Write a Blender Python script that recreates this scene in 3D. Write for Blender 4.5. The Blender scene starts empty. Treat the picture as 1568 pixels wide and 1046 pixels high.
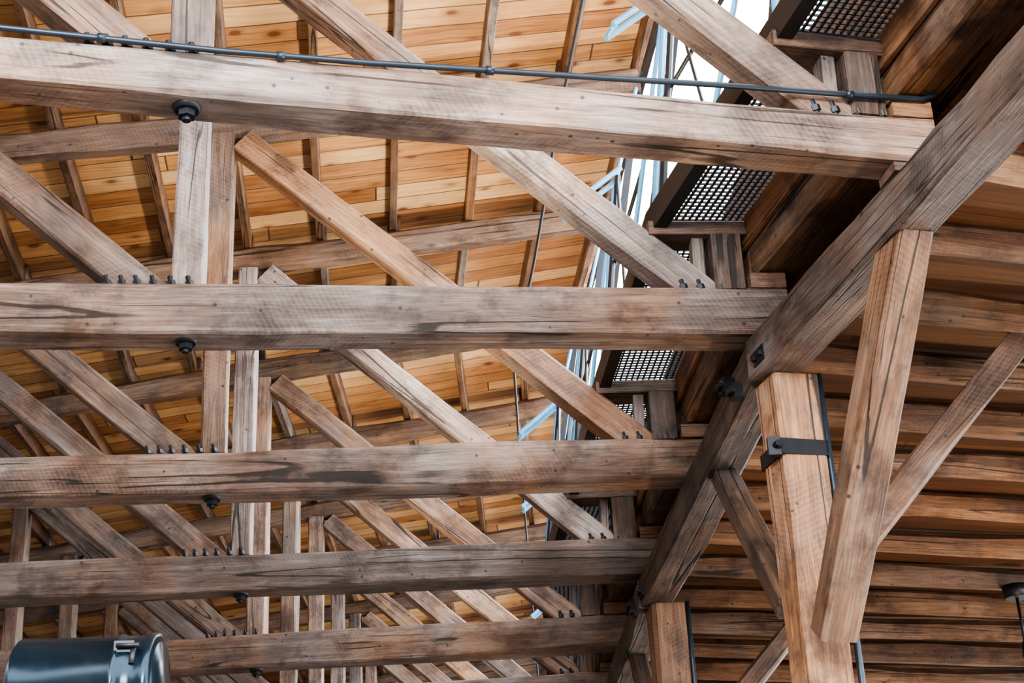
import bpy, bmesh, math, random
from mathutils import Vector, Matrix
random.seed(7)
CAMZ=1.6
F=2600.0; PITCH=math.radians(26.0); ROLL=0.0495
cr,sr=math.cos(ROLL),math.sin(ROLL)
FW=Vector((0,math.cos(PITCH),math.sin(PITCH))); U0=Vector((0,-math.sin(PITCH),math.cos(PITCH))); R0=Vector((1,0,0))
RI=R0*cr-U0*sr; UI=R0*sr+U0*cr
ORG=Vector((0,0,CAMZ))
def ray(x,y): return FW+RI*((x-784)/F)+UI*((523-y)/F)
def on_z(x,y,z):
    r=ray(x,y); return ORG+r*((z-CAMZ)/r.z)
def on_plane(x,y,P,n):
    r=ray(x,y); return ORG+r*((P-ORG).dot(n)/r.dot(n))

# ------------------------------------------------ materials
def newmat(name):
    m=bpy.data.materials.new(name); m.use_nodes=True
    nt=m.node_tree; b=nt.nodes['Principled BSDF']; return m,nt,b
class N:
    def __init__(s,nt): s.nt=nt
    def n(s,t,**k):
        nd=s.nt.nodes.new(t)
        for a,v in k.items(): setattr(nd,a,v)
        return nd
    def l(s,a,b): s.nt.links.new(a,b)
    def math(s,op,a,b=None,c=None,clamp=False):
        nd=s.n('ShaderNodeMath',operation=op); nd.use_clamp=clamp
        for i,v in enumerate((a,b,c)):
            if v is None: continue
            if isinstance(v,(int,float)): nd.inputs[i].default_value=v
            else: s.l(v,nd.inputs[i])
        return nd.outputs[0]
    def vmul(s,v,sc,add=(0,0,0)):
        nd=s.n('ShaderNodeVectorMath',operation='MULTIPLY_ADD'); s.l(v,nd.inputs[0]); nd.inputs[1].default_value=sc; nd.inputs[2].default_value=add
        return nd.outputs[0]
    def noise(s,v,scale,detail=4,rough=.55,dist=0):
        nd=s.n('ShaderNodeTexNoise'); s.l(v,nd.inputs['Vector']); nd.inputs['Scale'].default_value=scale
        nd.inputs['Detail'].default_value=detail; nd.inputs['Roughness'].default_value=rough; nd.inputs['Distortion'].default_value=dist
        return nd.outputs['Fac']
    def ramp(s,f,stops,interp='LINEAR'):
        nd=s.n('ShaderNodeValToRGB'); s.l(f,nd.inputs[0]); e=nd.color_ramp.elements; nd.color_ramp.interpolation=interp
        while len(e)<len(stops): e.new(.5)
        for i,(p,c) in enumerate(stops):
            e[i].position=p; e[i].color=(c[0],c[1],c[2],1) if not isinstance(c,(int,float)) else (c,c,c,1)
        return nd.outputs[0]
    def mix(s,f,a,b,mode='MIX'):
        nd=s.n('ShaderNodeMix',data_type='RGBA',blend_type=mode)
        for i,v in ((0,f),(6,a),(7,b)):
            if isinstance(v,(int,float)): nd.inputs[i].default_value=v if i==0 else (v,v,v,1)
            elif isinstance(v,tuple): nd.inputs[i].default_value=(*v,1)
            else: s.l(v,nd.inputs[i])
        return nd.outputs[2]

def mat_timber():
    m,nt,b=newmat('weathered_timber'); g=N(nt)
    loc=g.n('ShaderNodeAttribute',attribute_name='loc').outputs['Vector']
    ta=g.n('ShaderNodeAttribute',attribute_name='tint').outputs['Vector']
    sp=g.n('ShaderNodeSeparateXYZ'); g.l(ta,sp.inputs[0]); warm,val,rnd=sp.outputs
    wv=g.noise(g.vmul(loc,(.9,2,2)),1.5,2)
    wadd=g.n('ShaderNodeVectorMath',operation='MULTIPLY_ADD')
    cmb=g.n('ShaderNodeCombineXYZ'); g.l(wv,cmb.inputs[1]); g.l(wv,cmb.inputs[2])
    g.l(cmb.outputs[0],wadd.inputs[0]); wadd.inputs[1].default_value=(.0,.07,.07); g.l(loc,wadd.inputs[2])
    wl=wadd.outputs[0]
    grain=g.noise(g.vmul(wl,(.45,15,15)),1.5,8,.65)
    fine=g.noise(g.vmul(wl,(3.5,95,95)),1.2,5,.6)
    stain=g.noise(loc,1.1,5,.6,.4)
    tone=g.noise(g.vmul(loc,(.7,1.5,1.5),(5,1,2)),1.8,6,.65)
    blot=g.noise(g.vmul(loc,(.8,1,1),(7,3,1)),3.0,6,.7)
    gf=g.math('ADD',g.math('ADD',g.math('MULTIPLY',grain,.34),g.math('MULTIPLY',fine,.27)),g.math('MULTIPLY',tone,.39))
    gray=g.ramp(gf,[(.38,(.062,.044,.037)),(.50,(.172,.133,.115)),(.62,(.35,.300,.272))])
    wrm=g.ramp(gf,[(.38,(.10,.044,.018)),(.50,(.28,.135,.065)),(.62,(.50,.285,.150))])
    w2=g.math('ADD',warm,g.math('MULTIPLY',g.math('SUBTRACT',stain,.46),2.3),clamp=True)
    col=g.mix(w2,gray,wrm)
    col=g.mix(g.ramp(blot,[(.38,.85),(.5,0)]),col,g.mix(1.0,col,(.42,.40,.41),'MULTIPLY'))
    wt=g.n('ShaderNodeTexWave',wave_type='BANDS',bands_direction='DIAGONAL'); g.l(g.vmul(loc,(1,.5,.5)),wt.inputs[0])
    wt.inputs['Scale'].default_value=17; wt.inputs['Distortion'].default_value=2; wt.inputs['Detail'].default_value=3; wt.inputs['Detail Roughness'].default_value=.7
    sawm=g.math('MULTIPLY',g.ramp(g.noise(loc,.9,2),[(.48,0),(.62,1)]),.07)
    col=g.mix(g.math('MULTIPLY',sawm,wt.outputs['Fac']),col,(.60,.55,.52))
    jt=g.math('MULTIPLY',g.math('SUBTRACT',g.noise(g.vmul(loc,(2.5,2.5,2.5)),3,3),.5),.010)
    def checks(sc,add,w0,w1,goff,g0,g1):
        cn=g.noise(g.vmul(loc,sc,add),1.0,1.0,.4)
        c_=g.math('ABSOLUTE',g.math('ADD',g.math('SUBTRACT',cn,.5),jt))
        gate=g.ramp(g.noise(g.vmul(loc,(.8,1,1),goff),1.0,2),[(g0,0),(g1,1)])
        return g.math('MULTIPLY',g.ramp(c_,[(w0,1),(w1,0)]),gate)
    crack=g.math('MAXIMUM',checks((.13,4.2,4.2),(3,9,4),.0038,.0085,(11,0,0),.45,.51),checks((.25,8,8),(13,2,7),.003,.009,(4,6,0),.52,.58))
    col=g.mix(g.math('MULTIPLY',crack,.9),col,(.014,.010,.008))
    vo=g.n('ShaderNodeTexVoronoi'); g.l(g.vmul(loc,(1.1,2.3,2.3)),vo.inputs['Vector']); vo.inputs['Scale'].default_value=1.2
    kn=g.ramp(vo.outputs['Distance'],[(.025,1),(.08,0)])
    col=g.mix(g.math('MULTIPLY',kn,.7),col,(.05,.028,.018))
    v2=g.n('ShaderNodeTexVoronoi'); g.l(loc,v2.inputs['Vector']); v2.inputs['Scale'].default_value=6.5
    col=g.mix(g.ramp(v2.outputs['Distance'],[(.06,.85),(.10,0)]),col,(.03,.02,.015))
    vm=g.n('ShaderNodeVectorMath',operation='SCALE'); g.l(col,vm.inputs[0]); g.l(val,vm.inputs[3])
    g.l(vm.outputs[0],b.inputs['Base Color'])
    b.inputs['Roughness'].default_value=.6; b.inputs['Specular IOR Level'].default_value=.4
    h=g.math('SUBTRACT',gf,g.math('MULTIPLY',crack,.6))
    bp=g.n('ShaderNodeBump'); bp.inputs['Strength'].default_value=.8; bp.inputs['Distance'].default_value=.018
    g.l(h,bp.inputs['Height']); g.l(bp.outputs[0],b.inputs['Normal'])
    return m

def mat_boards(name,bw,c0,c1,c2,blen=5.5):
    m,nt,b=newmat(name); g=N(nt)
    loc=g.n('ShaderNodeAttribute',attribute_name='loc').outputs['Vector']
    sp=g.n('ShaderNodeSeparateXYZ'); g.l(loc,sp.inputs[0])
    by=g.math('DIVIDE',sp.outputs[1],bw); row=g.math('FLOOR',by); fr=g.math('FRACT',by)
    wn=g.n('ShaderNodeTexWhiteNoise',noise_dimensions='1D'); g.l(row,wn.inputs['W'])
    bx=g.math('DIVIDE',g.math('ADD',sp.outputs[0],g.math('MULTIPLY',wn.outputs['Value'],blen)),blen)
    seg=g.math('FLOOR',bx); fx=g.math('FRACT',bx)
    wn2=g.n('ShaderNodeTexWhiteNoise',noise_dimensions='2D'); cb=g.n('ShaderNodeCombineXYZ'); g.l(row,cb.inputs[0]); g.l(seg,cb.inputs[1]); g.l(cb.outputs[0],wn2.inputs['Vector'])
    rv=wn2.outputs['Value']
    off=g.n('ShaderNodeCombineXYZ'); g.l(g.math('MULTIPLY',rv,37.0),off.inputs[0]); g.l(g.math('MULTIPLY',rv,11.0),off.inputs[2])
    ad=g.n('ShaderNodeVectorMath',operation='ADD'); g.l(loc,ad.inputs[0]); g.l(off.outputs[0],ad.inputs[1]); v=ad.outputs[0]
    dn=g.noise(g.vmul(v,(1.5,3,1)),1.2,2)
    dv=g.n('ShaderNodeCombineXYZ'); g.l(g.math('MULTIPLY',dn,.12),dv.inputs[1])
    ad2=g.n('ShaderNodeVectorMath',operation='ADD'); g.l(v,ad2.inputs[0]); g.l(dv.outputs[0],ad2.inputs[1])
    grain=g.noise(g.vmul(ad2.outputs[0],(.8,24,1)),1.5,6,.65,.3)
    f=g.math('ADD',g.math('MULTIPLY',grain,.65),g.math('MULTIPLY',rv,.36))
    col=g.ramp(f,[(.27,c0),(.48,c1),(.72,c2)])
    st=g.noise(loc,.8,4); col=g.mix(g.ramp(st,[(.35,.75),(.58,0)]),col,g.mix(1.0,col,(.52,.42,.34),'MULTIPLY'))
    vo=g.n('ShaderNodeTexVoronoi'); g.l(g.vmul(v,(1.9,3.0,1)),vo.inputs['Vector']); vo.inputs['Scale'].default_value=1.3
    kn=g.ramp(vo.outputs['Distance'],[(.10,1),(.17,.35),(.30,0)]); col=g.mix(g.math('MULTIPLY',kn,.92),col,(.12,.038,.012))
    gap=g.math('MAXIMUM',g.math('LESS_THAN',fr,.055),g.math('LESS_THAN',fx,.003))
    col=g.mix(g.math('MULTIPLY',gap,.88),col,(.05,.022,.010))
    g.l(col,b.inputs['Base Color']); b.inputs['Roughness'].default_value=.6
    bp=g.n('ShaderNodeBump'); bp.inputs['Strength'].default_value=.5; bp.inputs['Distance'].default_value=.01
    g.l(g.math('SUBTRACT',grain,gap),bp.inputs['Height']); g.l(bp.outputs[0],b.inputs['Normal'])
    return m
def mat_metal(name,col,rough,metal,nscale=8):
    m,nt,b=newmat(name); g=N(nt)
    tc=g.n('ShaderNodeTexCoord').outputs['Object']; n1=g.noise(tc,nscale,4)
    c=g.mix(n1,tuple(x*.7 for x in col),tuple(min(1,x*1.3) for x in col)); g.l(c,b.inputs['Base Color'])
    g.l(g.math('ADD',g.math('MULTIPLY',n1,.15),rough-.07),b.inputs['Roughness']); b.inputs['Metallic'].default_value=metal
    return m
WOOD=mat_timber()
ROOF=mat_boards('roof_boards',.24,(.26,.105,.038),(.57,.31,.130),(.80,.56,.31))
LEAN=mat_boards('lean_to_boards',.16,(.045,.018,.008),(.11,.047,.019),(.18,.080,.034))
STEEL=mat_metal('dark_steel',(.022,.024,.028),.45,.6)
BLUE=mat_metal('blue_painted_steel',(.09,.28,.47),.4,.2)
COND=mat_metal('black_conduit',(.022,.034,.048),.35,.4)
DUCT=mat_metal('black_duct_metal',(.008,.020,.032),.22,.7,20)  # blue tint in the base colour stands in for a bluish reflection

# ------------------------------------------------ builder
class B:
    def __init__(s,mats):
        s.bm=bmesh.new(); s.loc=s.bm.verts.layers.float_vector.new('loc'); s.tint=s.bm.verts.layers.float_vector.new('tint'); s.mats=mats
    def timber(s,A,Bp,w,h,warm=0.1,val=1.0,up=Vector((0,0,1)),bev=.018,wob=.007,mi=0,step=.3,h0=None):
        A=Vector(A);Bp=Vector(Bp); X=(Bp-A); L=X.length; X.normalize()
        S=up.cross(X)
        if S.length<.05: S=Vector((1,0,0))
        S.normalize(); U=X.cross(S).normalized()
        n=max(2,int(L/step)); off=Vector((random.uniform(0,60),random.uniform(0,20),random.uniform(0,20)))
        rings=[]
        jit=[random.uniform(-1,1) for _ in range(24)]
        for i in range(n+1):
            t=i/n; x=t*L; ring=[]
            hh=(h if h0 is None else h0+(h-h0)*t)/2; hw=w/2
            base=[(hw,hh,0,-1),(hw,hh,-1,0),(-hw,hh,1,0),(-hw,hh,0,-1),(-hw,-hh,0,1),(-hw,-hh,1,0),(hw,-hh,-1,0),(hw,-hh,0,1)]
            bv=[bev*(1+.6*math.sin(x*1.7+jit[k]*6)+random.uniform(-.3,.5)) for k in range(4)]
            dy=[wob*(math.sin(x*1.1+jit[4+k]*5)+.5*random.uniform(-1,1)) for k in range(4)]
            dz=[wob*(math.sin(x*1.4+jit[8+k]*5)+.5*random.uniform(-1,1)) for k in range(4)]
            for k,(py,pz,by,bz) in enumerate(base):
                c=k//2; y=py+by*bv[c]+dy[c]; z=pz+bz*bv[c]+dz[c]
                v=s.bm.verts.new(A+X*x+S*y+U*z); v[s.loc]=Vector((x,y,z))+off; v[s.tint]=Vector((warm,val,jit[0])); ring.append(v)
            rings.append(ring)
        for a,b in zip(rings,rings[1:]):
            for k in range(8):
                f=s.bm.faces.new((a[k],a[(k+1)%8],b[(k+1)%8],b[k])); f.material_index=mi
        f=s.bm.faces.new(rings[0][::-1]);f.material_index=mi; f=s.bm.faces.new(rings[-1]);f.material_index=mi
    def cyl(s,A,Bp,r,r2=None,seg=12,mi=0,cap=True):
        A=Vector(A);Bp=Vector(Bp);X=(Bp-A).normalized(); r2=r if r2 is None else r2
        S=X.orthogonal().normalized(); U=X.cross(S)
        ra=[];rb=[]
        for i in range(seg):
            a=2*math.pi*i/seg; d=S*math.cos(a)+U*math.sin(a)
            ra.append(s.bm.verts.new(A+d*r)); rb.append(s.bm.verts.new(Bp+d*r2))
        for i in range(seg):
            f=s.bm.faces.new((ra[i],ra[(i+1)%seg],rb[(i+1)%seg],rb[i])); f.material_index=mi; f.smooth=seg>8
        if cap:
            f=s.bm.faces.new(ra[::-1]);f.material_index=mi;f=s.bm.faces.new(rb);f.material_index=mi
    def box(s,A,Bp,w,h,mi=0,up=Vector((0,0,1))):
        A=Vector(A);Bp=Vector(Bp);X=(Bp-A).normalized();S=up.cross(X)
        if S.length<.05:S=Vector((1,0,0))
        S.normalize();U=X.cross(S)
        vs=[s.bm.verts.new(P+S*(a*w/2)+U*(b*h/2)) for P in (A,Bp) for a,b in ((1,1),(-1,1),(-1,-1),(1,-1))]
        for q in ((0,1,5,4),(1,2,6,5),(2,3,7,6),(3,0,4,7),(3,2,1,0),(4,5,6,7)):
            f=s.bm.faces.new([vs[i] for i in q]); f.material_index=mi
    def tube(s,pts,r,seg=10,mi=0):
        pts=[Vector(p) for p in pts]; rings=[]
        ref=None
        for i,p in enumerate(pts):
            T=((pts[min(i+1,len(pts)-1)]-pts[max(i-1,0)])).normalized()
            if ref is None: ref=T.orthogonal().normalized()
            S=(ref-T*ref.dot(T)).normalized(); ref=S; U=T.cross(S)
            rings.append([s.bm.verts.new(p+(S*math.cos(2*math.pi*k/seg)+U*math.sin(2*math.pi*k/seg))*(r if not isinstance(r,list) else r[i])) for k in range(seg)])
        for a,b in zip(rings,rings[1:]):
            for k in range(seg):
                f=s.bm.faces.new((a[k],a[(k+1)%seg],b[(k+1)%seg],b[k])); f.material_index=mi; f.smooth=True
        f=s.bm.faces.new(rings[0][::-1]);f.material_index=mi;f=s.bm.faces.new(rings[-1]);f.material_index=mi
    def grid(s,fn,us,vs,locf,mi=0):
        g=[[None]*len(vs) for _ in us]
        for i,u in enumerate(us):
            for j,v in enumerate(vs):
                q=s.bm.verts.new(fn(u,v)); q[s.loc]=Vector(locf(u,v)); q[s.tint]=Vector((0,1,0)); g[i][j]=q
        for i in range(len(us)-1):
            for j in range(len(vs)-1):
                f=s.bm.faces.new((g[i][j],g[i+1][j],g[i+1][j+1],g[i][j+1])); f.material_index=mi
    def done(s,name):
        bmesh.ops.recalc_face_normals(s.bm,faces=s.bm.faces)
        me=bpy.data.meshes.new(name); s.bm.to_mesh(me); s.bm.free()
        for m in s.mats: me.materials.append(m)
        o=bpy.data.objects.new(name,me); bpy.context.scene.collection.objects.link(o); return o

# ------------------------------------------------ truss layout
H=5.0+CAMZ      # top of bottom chords
CD=.33; CW=.27
ends={1:((0,50),(1430,180)),2:((0,432),(1205,440)),3:((0,700),(1090,668)),4:((0,862),(1020,822)),5:((250,980),(960,938))}
RT={};DR={}
for n,(a,b) in ends.items():
    A=on_z(*a,H);Bq=on_z(*b,H); d=(Bq-A);d.z=0;d.normalize(); RT[n]=Vector((Bq.x,Bq.y,0)); DR[n]=d
def yaw(deg): a=math.radians(deg); return Vector((math.cos(a),math.sin(a),0))
RT[0]=RT[1]+Vector((.58,-2.0,0)); DR[0]=yaw(18)
RT[-1]=RT[0]+Vector((.68,-2.0,0)); DR[-1]=yaw(21)
for k,n in enumerate(range(6,15)):
    RT[n]=Vector((1.04+.03*k,RT[5].y+2.22*(k+1),0)); DR[n]=yaw(-1.5+.3*k)
def perp(n): d=DR[n]; return Vector((-d.y,d.x,0))
def P1(n,d,z,back=0): 
    p=RT[n]-DR[n]*d+perp(n)*back; return Vector((p.x,p.y,z))
def P(t,d,z,back=0):
    n=math.floor(t); f=t-n
    if f<1e-6: return P1(n,d,z,back)
    return P1(n,d,z,back).lerp(P1(n+1,d,z,back),f)
def ztop(d): return 7.875+CAMZ+.11*(3.78-d)
TCH=.24; JH=.20
PAN=3.25
PD={1:3.95,2:3.79,3:3.82}
SLEN={-1:0}
for n in range(0,15): SLEN[n]=SLEN[n-1]+(P1(n,1,0)-P1(n-1,1,0)).length

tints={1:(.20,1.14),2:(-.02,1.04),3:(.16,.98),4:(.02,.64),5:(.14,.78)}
for n in range(1,13):
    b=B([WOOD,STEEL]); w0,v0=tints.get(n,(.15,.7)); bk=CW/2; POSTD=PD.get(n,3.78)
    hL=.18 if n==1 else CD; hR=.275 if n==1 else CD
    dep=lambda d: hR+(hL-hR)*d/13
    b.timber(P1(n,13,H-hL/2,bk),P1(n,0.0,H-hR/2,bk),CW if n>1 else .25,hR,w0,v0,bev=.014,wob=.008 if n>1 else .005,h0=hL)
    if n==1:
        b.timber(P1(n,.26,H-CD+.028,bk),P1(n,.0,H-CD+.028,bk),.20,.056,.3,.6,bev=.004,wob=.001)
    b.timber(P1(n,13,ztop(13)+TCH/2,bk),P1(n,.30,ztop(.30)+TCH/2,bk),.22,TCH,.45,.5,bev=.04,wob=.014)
    for k in range(2 if n<9 else 1):
        d=POSTD+PAN*k
        wm=random.uniform(.0,.4); vv=random.uniform(.6,1.0)
        if n==3: wm=.42
        if n==2: wm=-.2; vv=1.35
        if n==4: wm=-.2; vv=1.25
        if k==1: vv=.6; wm=.3
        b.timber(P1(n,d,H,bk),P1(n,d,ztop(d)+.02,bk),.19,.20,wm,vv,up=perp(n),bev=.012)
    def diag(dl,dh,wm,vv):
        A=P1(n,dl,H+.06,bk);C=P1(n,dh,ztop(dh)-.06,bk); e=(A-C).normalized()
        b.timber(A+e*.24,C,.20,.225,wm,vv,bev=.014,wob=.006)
    wms={1:.3,2:-.05,3:.75,4:-.1,5:.4}
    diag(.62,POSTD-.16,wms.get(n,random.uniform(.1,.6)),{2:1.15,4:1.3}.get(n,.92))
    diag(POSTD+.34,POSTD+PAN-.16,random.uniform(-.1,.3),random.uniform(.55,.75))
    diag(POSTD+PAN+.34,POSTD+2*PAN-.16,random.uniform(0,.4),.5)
    b.timber(P1(n,.36,H,bk),P1(n,.36,H+.40,bk),.20,.24,.3,.5,up=perp(n),bev=.008,wob=.003)
    b.timber(P1(n,.54,H,bk),P1(n,.53,H+.40,bk),.08,.12,.0,.9,up=perp(n),bev=.006,wob=.002)
    b.timber(P1(n,.23,H+.06,bk),P1(n,.0,H+.06,bk),.26,.11,.7,.8,bev=.006,wob=.003)
    b.timber(P1(n,.86,H+.45,bk),P1(n,.22,H+.45,bk),.24,.10,.35,.6,bev=.006,wob=.003)
    for d in [POSTD+x for x in (-.02,.09,.2,.30,.39,.48)]+[.28,.42,.55,.66]:
        p=P1(n,d,H,.04); ax=Vector((0,0,1))+DR[n]*-.25
        b.cyl(p-ax*.02,p+ax*.070,.016,seg=8,mi=1); b.cyl(p,p+ax*.032,.028,seg=6,mi=1)
    for d in (POSTD,POSTD+PAN):
        p=P1(n,d,H-dep(d),bk); z=Vector((0,0,1))
        b.cyl(p+z*.02,p-z*.025,.085,.06,seg=16,mi=1); b.cyl(p-z*.02,p-z*.06,.045,seg=6,mi=1); b.cyl(p-z*.05,p-z*.08,.022,seg=8,mi=1)
    b.done('timber_truss')

# ------------------------------------------------ roof
b=B([ROOF])
ts=[i*.5 for i in range(-2,27)]
ds=[.15+i*.985 for i in range(14)]
def sl(t):
    n=math.floor(t); f=t-n
    return SLEN[n]+(SLEN[n+1]-SLEN[n])*f if f>0 else SLEN[n]
for off in (0,.05):
    b.grid(lambda t,d:P(t,d,ztop(d)+TCH+JH+off),ts,ds,lambda t,d:(d,sl(t),off))
b.done('ceiling')
b=B([WOOD])
dj=[.30]+[.93+.72*k for k in range(16)]
for d in dj:
    for n in range(-1,13):
        dd=d+random.uniform(-.03,.03)
        wm=random.choice([.75,.85,.95,.6,-.4]); z=ztop(dd)+TCH+JH/2
        b.timber(P(n,dd,z,CW/2),P(n+1,dd,z,CW/2),.075,JH,wm,random.uniform(.35,.6) if wm>0 else .9,bev=.006,wob=.003,step=.8)
b.done('roof_joists')

# ------------------------------------------------ longitudinal plate beam
ZB=H-CD; BD=.28; BW=.28; BX=.13
b=B([WOOD,STEEL])
segs=[(-1,0),(0,2),(2,4),(4,6),(6,8),(8,10),(10,13)]
for a,c in segs:
    A=P1(a,BX,ZB-BD/2,CW/2);C=P1(c,BX,ZB-BD/2,CW/2)
    dd=(C-A).normalized()
    b.timber(A-dd*.02,C+dd*.02,BW,BD,.05,.56 if a!=2 else .40,bev=.016,wob=.008)
    S=Vector((-dd.y,dd.x,0))
    for q,zz,w_ in ((C-dd*.16,-.04,.15),(C+dd*.30,-.08,.09),(C+dd*.46,.03,.10)):
        p=q+S*(BW/2)+Vector((0,0,zz)); b.box(p-dd*w_/2-S*.04,p+dd*w_/2-S*.04,.11,.10,mi=1)
        for o in (-.3,.3): b.cyl(p+dd*w_*o,p+dd*w_*o+S*.04,.024,seg=6,mi=1)
b.done('timber_beam')

# ------------------------------------------------ posts with knee braces
zb=ZB-BD; PX=.05
_t=P1(2,BX,zb,CW/2); _dn=(P1(0,BX,0)-P1(2,BX,0)); _dn.z=0; _dn.normalize(); _S=Vector((-_dn.y,_dn.x,0))
_C=on_plane(1383,340,_t,_S); _A=on_plane(1275,972,_t,_S)
N_RUN=(_C-_t).dot(_dn); N_ST=(_A-_t).dot(_dn); N_DR=zb-_A.z
_r=DR[2]; _rn=Vector((-_r.y,_r.x,0))
_A=on_plane(1322,825,_t,_rn); _C=on_plane(1590,486,_t,_rn)
R_ST=(_A-_t).dot(_r); R_DR=zb-_A.z; R_RUN=(_C-_t).dot(_r); R_TOP=_C.z-zb
_df=(P1(4,BX,0)-P1(2,BX,0)).normalized(); _fs=Vector((-_df.y,_df.x,0))
_A=on_plane(1205,940,_t,_fs); _C=on_plane(1112,755,_t,_fs)
F_ST=(_A-_t).dot(_df); F_DR=zb-_A.z; F_RUN=(_C-_t).dot(_df)
def post(n):
    b=B([WOOD,STEEL,COND])
    top=P1(n,PX,zb,CW/2); tb=P1(n,BX,zb,CW/2); z=Vector((0,0,1))
    dn=(P1(n-2,BX,0)-P1(n,BX,0)).normalized(); df=(P1(n+2,BX,0)-P1(n,BX,0)).normalized() 
    PW=.29
    b.timber(Vector((top.x,top.y,0)),top,PW,PW,.85,1.05 if n==2 else .45,up=dn,bev=.02,wob=.008)
    def br(A,C,w,wm,v):
        b.timber(A,C,w,w,wm,v,bev=.014,wob=.006)
    if n==2:
        A=tb+dn*max(N_ST,.2)-z*N_DR; C=tb+dn*N_RUN; e=(C-A).normalized(); br(A,C+e*.08,.215,.6,.62)
    A=tb+df*min(max(F_ST,.05),.2)-z*F_DR; C=tb+df*F_RUN; br(A,C+(C-A).normalized()*.05,.16,.3,.4)
    A=tb+DR[n]*max(R_ST,.1)-z*R_DR; C=tb+DR[n]*R_RUN+z*R_TOP; e=(C-A).normalized(); br(A-e*.08,C,.18,.6,.6)
    S=Vector((-dn.y,dn.x,0)); zc=zb-.50; o=PW/2+.006
    sx=1 if S.x>0 else -1
    if n==2:
        for sgn in (1,-1):
            q=top+S*(sgn*o); b.box(Vector((q.x,q.y,zc))-dn*(o+.007),Vector((q.x,q.y,zc))+dn*(o+.007),.014,.10,mi=1)
            q=top+dn*(sgn*o); b.box(Vector((q.x,q.y,zc))-S*(o+.007),Vector((q.x,q.y,zc))+S*(o+.007),.014,.10,mi=1)
        e=top+dn*(o-.03)+S*(-(o+.035)*sx)
        b.box(Vector((e.x,e.y,zc-.06)),Vector((e.x,e.y,zc+.06)),.08,.05,mi=1)
        b.cyl(Vector((e.x,e.y,zc))+dn*.07,Vector((e.x,e.y,zc))-dn*.06,.022,seg=8,mi=1)
    c=top+S*(sx*(PW/2+.035))+dn*.11
    b.tube([Vector((c.x,c.y,zb+.02)),Vector((c.x,c.y,zb-.5)),Vector((c.x+.01,c.y,zb-1.2)),Vector((c.x+.02,c.y,0.0))],.022,mi=2)
    return b.done('timber_post')
for n in (2,4,6,8): post(n)

# ------------------------------------------------ lean-to roof on the right
b=B([WOOD])
def zl(e): return ZB+.02-.09*e
sgl=[]
s=0
while s<SLEN[13]:
    n=-1
    while SLEN[n+1]<=s: n+=1
    sgl.append(n+(s-SLEN[n])/(SLEN[n+1]-SLEN[n])); s+=.88
for t in sgl:
    b.timber(P(t,.0,zl(.0)+.12,0),P(t,-9,zl(9)+.12,0),.15,.20,random.uniform(.6,1.0),random.uniform(.5,.85),bev=.045,wob=.006,step=.6)
b.done('lean_to_rafters')
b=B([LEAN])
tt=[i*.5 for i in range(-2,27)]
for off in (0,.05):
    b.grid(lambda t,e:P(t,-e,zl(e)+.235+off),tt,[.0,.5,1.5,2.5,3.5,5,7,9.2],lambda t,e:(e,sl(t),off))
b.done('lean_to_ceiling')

# ------------------------------------------------ walkway
b=B([WOOD])
for n in range(-1,13):
    b.timber(P1(n,.02,H+.12+.22,CW/2),P1(n+1,.02,H+.12+.22,CW/2),.34,.42,.6,.6,bev=.015)
    b.timber(P1(n,.215,H+.12+.32,CW/2),P1(n+1,.215,H+.12+.32,CW/2),.035,.20,.9,1.0,bev=.004,wob=.002)
b.done('walkway_bearer_beam')
ZG=H+.57
b=B([STEEL])
for n in range(-1,13):
    for k in range(13):
        d=.20+k*.045
        b.box(P1(n,d,ZG,CW/2),P1(n+1,d,ZG,CW/2),.008,.022)
    L=(P1(n+1,.5,0)-P1(n,.5,0)).length; m=int(L/.045)
    for k in range(m):
        t=n+k/m; b.box(P(t,.18,ZG,CW/2),P(t,.76,ZG,CW/2),.008,.014)
    b.box(P1(n,.80,ZG-.04,CW/2),P1(n+1,.80,ZG-.04,CW/2),.09,.18)
b.done('metal_grating_walkway')

# ------------------------------------------------ clerestory steelwork
b=B([BLUE,STEEL])
for n in range(-1,13):
    b.box(P1(n,.27,ztop(.3)+.1,CW/2),P1(n+1,.27,ztop(.3)+.1,CW/2),.05,.08,mi=1)
    b.cyl(P1(n,.66,H+1.5,CW/2),P1(n+1,.66,H+1.5,CW/2),.016,mi=1,seg=8)
    b.cyl(P1(n,1.02,ztop(1)-.25,CW/2),P1(n+1,1.02,ztop(1)-.25,CW/2),.014,mi=1,seg=8)
    b.box(P1(n,.80,ZG,CW/2),P1(n,.29,ztop(.3)+.1,CW/2),.05,.06,mi=1)
    q=.97
    for o in (-.06,.02): b.cyl(P(n+q+o,.80,ZG,CW/2),P(n+q+o,.58,H+2.3,CW/2),.024,mi=(0 if o>0 else 1),seg=8)
    if n>=1:
        for o in (-.06,.02):
            b.cyl(P(n+q+o,1.02,H+2.00,CW/2),P(n+q+o,.55,H+2.38,CW/2),.024,mi=0,seg=8)
        b.cyl(P(n+q-.06,1.00,H+2.02,CW/2),P(n+q+.02,1.00,H+2.02,CW/2),.024,mi=0,seg=8)
    b.cyl(P(n+q,.58,H+2.3,CW/2),P(n+q,.31,ztop(.3)+.1,CW/2),.018,mi=0,seg=8)
    b.cyl(P(n+.50,.79,ZG+.1,CW/2),P(n+.92,.58,H+2.3,CW/2),.014,mi=1,seg=8)
    b.cyl(P(n+.02,.58,H+2.3,CW/2),P(n+.45,.79,ZG+.1,CW/2),.018,mi=0,seg=8)
b.done('clerestory_window_frame')

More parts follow.
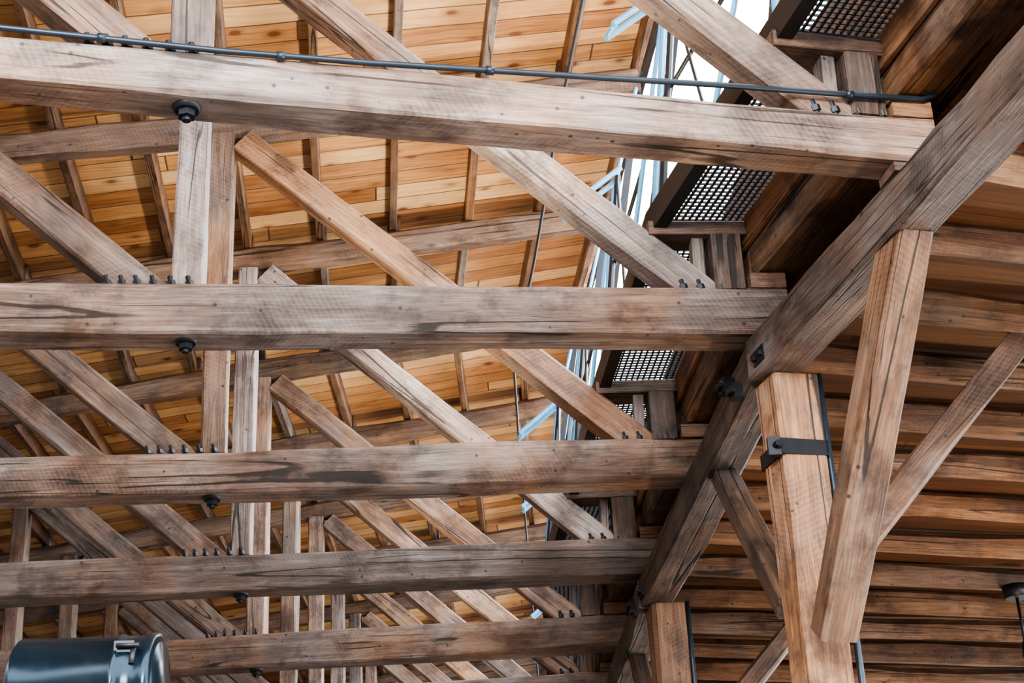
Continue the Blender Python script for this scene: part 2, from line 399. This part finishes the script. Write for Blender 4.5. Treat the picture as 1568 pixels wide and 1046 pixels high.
# walls, floor
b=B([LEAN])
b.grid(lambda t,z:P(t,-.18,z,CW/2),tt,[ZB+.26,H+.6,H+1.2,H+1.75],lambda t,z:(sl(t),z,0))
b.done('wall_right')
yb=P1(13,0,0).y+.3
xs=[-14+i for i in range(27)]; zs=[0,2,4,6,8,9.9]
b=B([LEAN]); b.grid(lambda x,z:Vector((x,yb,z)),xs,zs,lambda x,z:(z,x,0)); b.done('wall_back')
m,nt,bs=newmat('plaster_wall'); g=N(nt); tc=g.n('ShaderNodeTexCoord').outputs['Object']
g.l(g.ramp(g.noise(tc,.8,5),[(.3,(.12,.09,.075)),(.7,(.20,.16,.135))]),bs.inputs['Base Color'])
b=B([m]); b.grid(lambda y,z:Vector((-14,y,z)),[-9+i*3 for i in range(16)],zs,lambda y,z:(y,z,0)); b.done('wall_left')
b=B([m]); b.grid(lambda x,z:Vector((x,-9,z)),xs,zs,lambda x,z:(x,z,0)); b.done('wall_front')
m,nt,bs=newmat('concrete_floor'); g=N(nt); tc=g.n('ShaderNodeTexCoord').outputs['Object']
g.l(g.ramp(g.noise(tc,.8,5),[(.3,(.055,.043,.036)),(.7,(.11,.088,.075))]),bs.inputs['Base Color'])
b=B([m]); b.grid(lambda x,y:Vector((x,y,0)),[-16,0,14],[-12,0,40],lambda x,y:(x,y,0)); b.done('floor')

# ------------------------------------------------ conduit on first truss
b=B([COND])
nrm=perp(1); pl=P1(1,0,0,-.015)
px=[(-60,38),(0,42),(150,58),(340,78),(560,96),(750,108),(950,121),(1100,130),(1300,145),(1380,150),(1412,152),(1428,148),(1438,138),(1441,125),(1437,108),(1432,95)]
pts=[on_plane(x,y,pl,nrm) for x,y in px]
b.tube(pts,.016)
for x,y in ((155,58),(430,86),(750,108),(1300,145)):
    q=on_plane(x,y,pl,nrm); b.cyl(q-DR[1]*.02,q+DR[1]*.02,.024)
q=pts[-1]; b.cyl(q-Vector((0,0,.01)),q+Vector((0,0,.05)),.045,.03)
b.done('electrical_conduit')

# ------------------------------------------------ black duct lower left
b=B([DUCT,STEEL])
D=5.2
c=ORG+ray(132,1070)*D; ax=RI.copy(); ax.z=0; ax.normalize(); ax=(ax-Vector((0,0,1))*.02).normalized()
r=.185
pr=[(-.205,r*.5),(-.21,r*.9),(-.20,r*.98),(-.19,r),(.10,r),(.103,r*1.04),(.118,r*1.04),(.121,r*1.01),(.19,r*1.01),(.196,r*1.05),(.222,r*1.05),(.226,r*.98),(.2261,r*.9),(.12,r*.88)]
b.tube([c+ax*x for x,_ in pr],[q for _,q in pr],seg=48)
up=Vector((0,0,1)); fr=-perp(5)
q=c+ax*.15+(up*.62+fr*.80)*r
b.box(q-ax*.03,q+ax*.03,.03,.035,mi=1,up=up); b.cyl(q+ax*.03+fr*.01,q+ax*.03+fr*.03-up*.06,.009,mi=1); b.cyl(q-ax*.02+fr*.025,q+ax*.05+fr*.025,.007,mi=1)
b.tube([c-up*r*.5-ax*.05,c-up*(r+.3)-ax*.05,Vector((c.x,c.y,0))-ax*.05],.09,seg=24)
b.done('ventilation_duct')

b=B([STEEL])
q=on_z(1556,908,CAMZ+4.36)
b.cyl(q+Vector((0,0,.06)),q-Vector((0,0,.05)),.12,.10,seg=20); b.cyl(q,q-Vector((0,0,.52)),.014); b.cyl(q-Vector((0,0,.44)),q-Vector((0,0,.58)),.025,.04)
b.done('pendant_lamp')

# ------------------------------------------------ lights
def area(name,loc,tgt,sx,sy,e,col):
    l=bpy.data.lights.new(name,'AREA'); l.shape='RECTANGLE'; l.size=sx; l.size_y=sy; l.energy=e; l.color=col
    o=bpy.data.objects.new(name,l); o.location=loc; o.rotation_euler=(Vector(tgt)-Vector(loc)).to_track_quat('-Z','Y').to_euler(); bpy.context.scene.collection.objects.link(o)
area('window_light',(-1,-8,7.4),(0,12,6.4),7,2.4,4400,(.95,.97,1.0))
for n in (2,5,8):
    area('sky_light',P1(n,-2.4,H+4.6,1.0),P1(n,3.5,H,1.0),3.0,7,1700,(.88,.94,1.0))
for n,e1,e2 in ((0,330,10),(1,390,12),(2,420,14),(3,420,14),(5,340,15),(7,190,16),(9,190,18)):
    for d,e in ((1.7,e1),(6.0,e2)):
        l=bpy.data.lights.new('uplight','SPOT'); l.energy=e; l.color=(1,.83,.60); l.spot_size=math.radians(150); l.spot_blend=1; l.shadow_soft_size=.15
        o=bpy.data.objects.new('uplight',l); o.location=P(n+.5,d,H+.1); o.rotation_euler=(math.pi,0,0); bpy.context.scene.collection.objects.link(o)
for yy in (5.5,12,20):
    l=bpy.data.lights.new('lean_to_lamp','SPOT'); l.energy=440; l.color=(1,.70,.42); l.spot_size=math.radians(140); l.spot_blend=1; l.shadow_soft_size=.25
    o=bpy.data.objects.new('lean_to_lamp',l); o.location=(4.4,yy,2.4); o.rotation_euler=(math.pi,math.radians(-8),0); bpy.context.scene.collection.objects.link(o)
w=bpy.data.worlds.new('sky'); bpy.context.scene.world=w; w.use_nodes=True
bg=w.node_tree.nodes['Background']; bg.inputs[0].default_value=(.95,.97,1,1); bg.inputs[1].default_value=9.0
vs=bpy.context.scene.view_settings
vs.view_transform='AgX'; vs.look='AgX - Medium High Contrast'; vs.exposure=0.3

cam=bpy.data.cameras.new('camera'); co=bpy.data.objects.new('camera',cam); bpy.context.scene.collection.objects.link(co)
cam.sensor_width=36; cam.lens=F/1568*36; cam.clip_start=.05
M=Matrix((( RI.x,UI.x,-FW.x,0),(RI.y,UI.y,-FW.y,0),(RI.z,UI.z,-FW.z,CAMZ),(0,0,0,1))); co.matrix_world=M
bpy.context.scene.camera=co
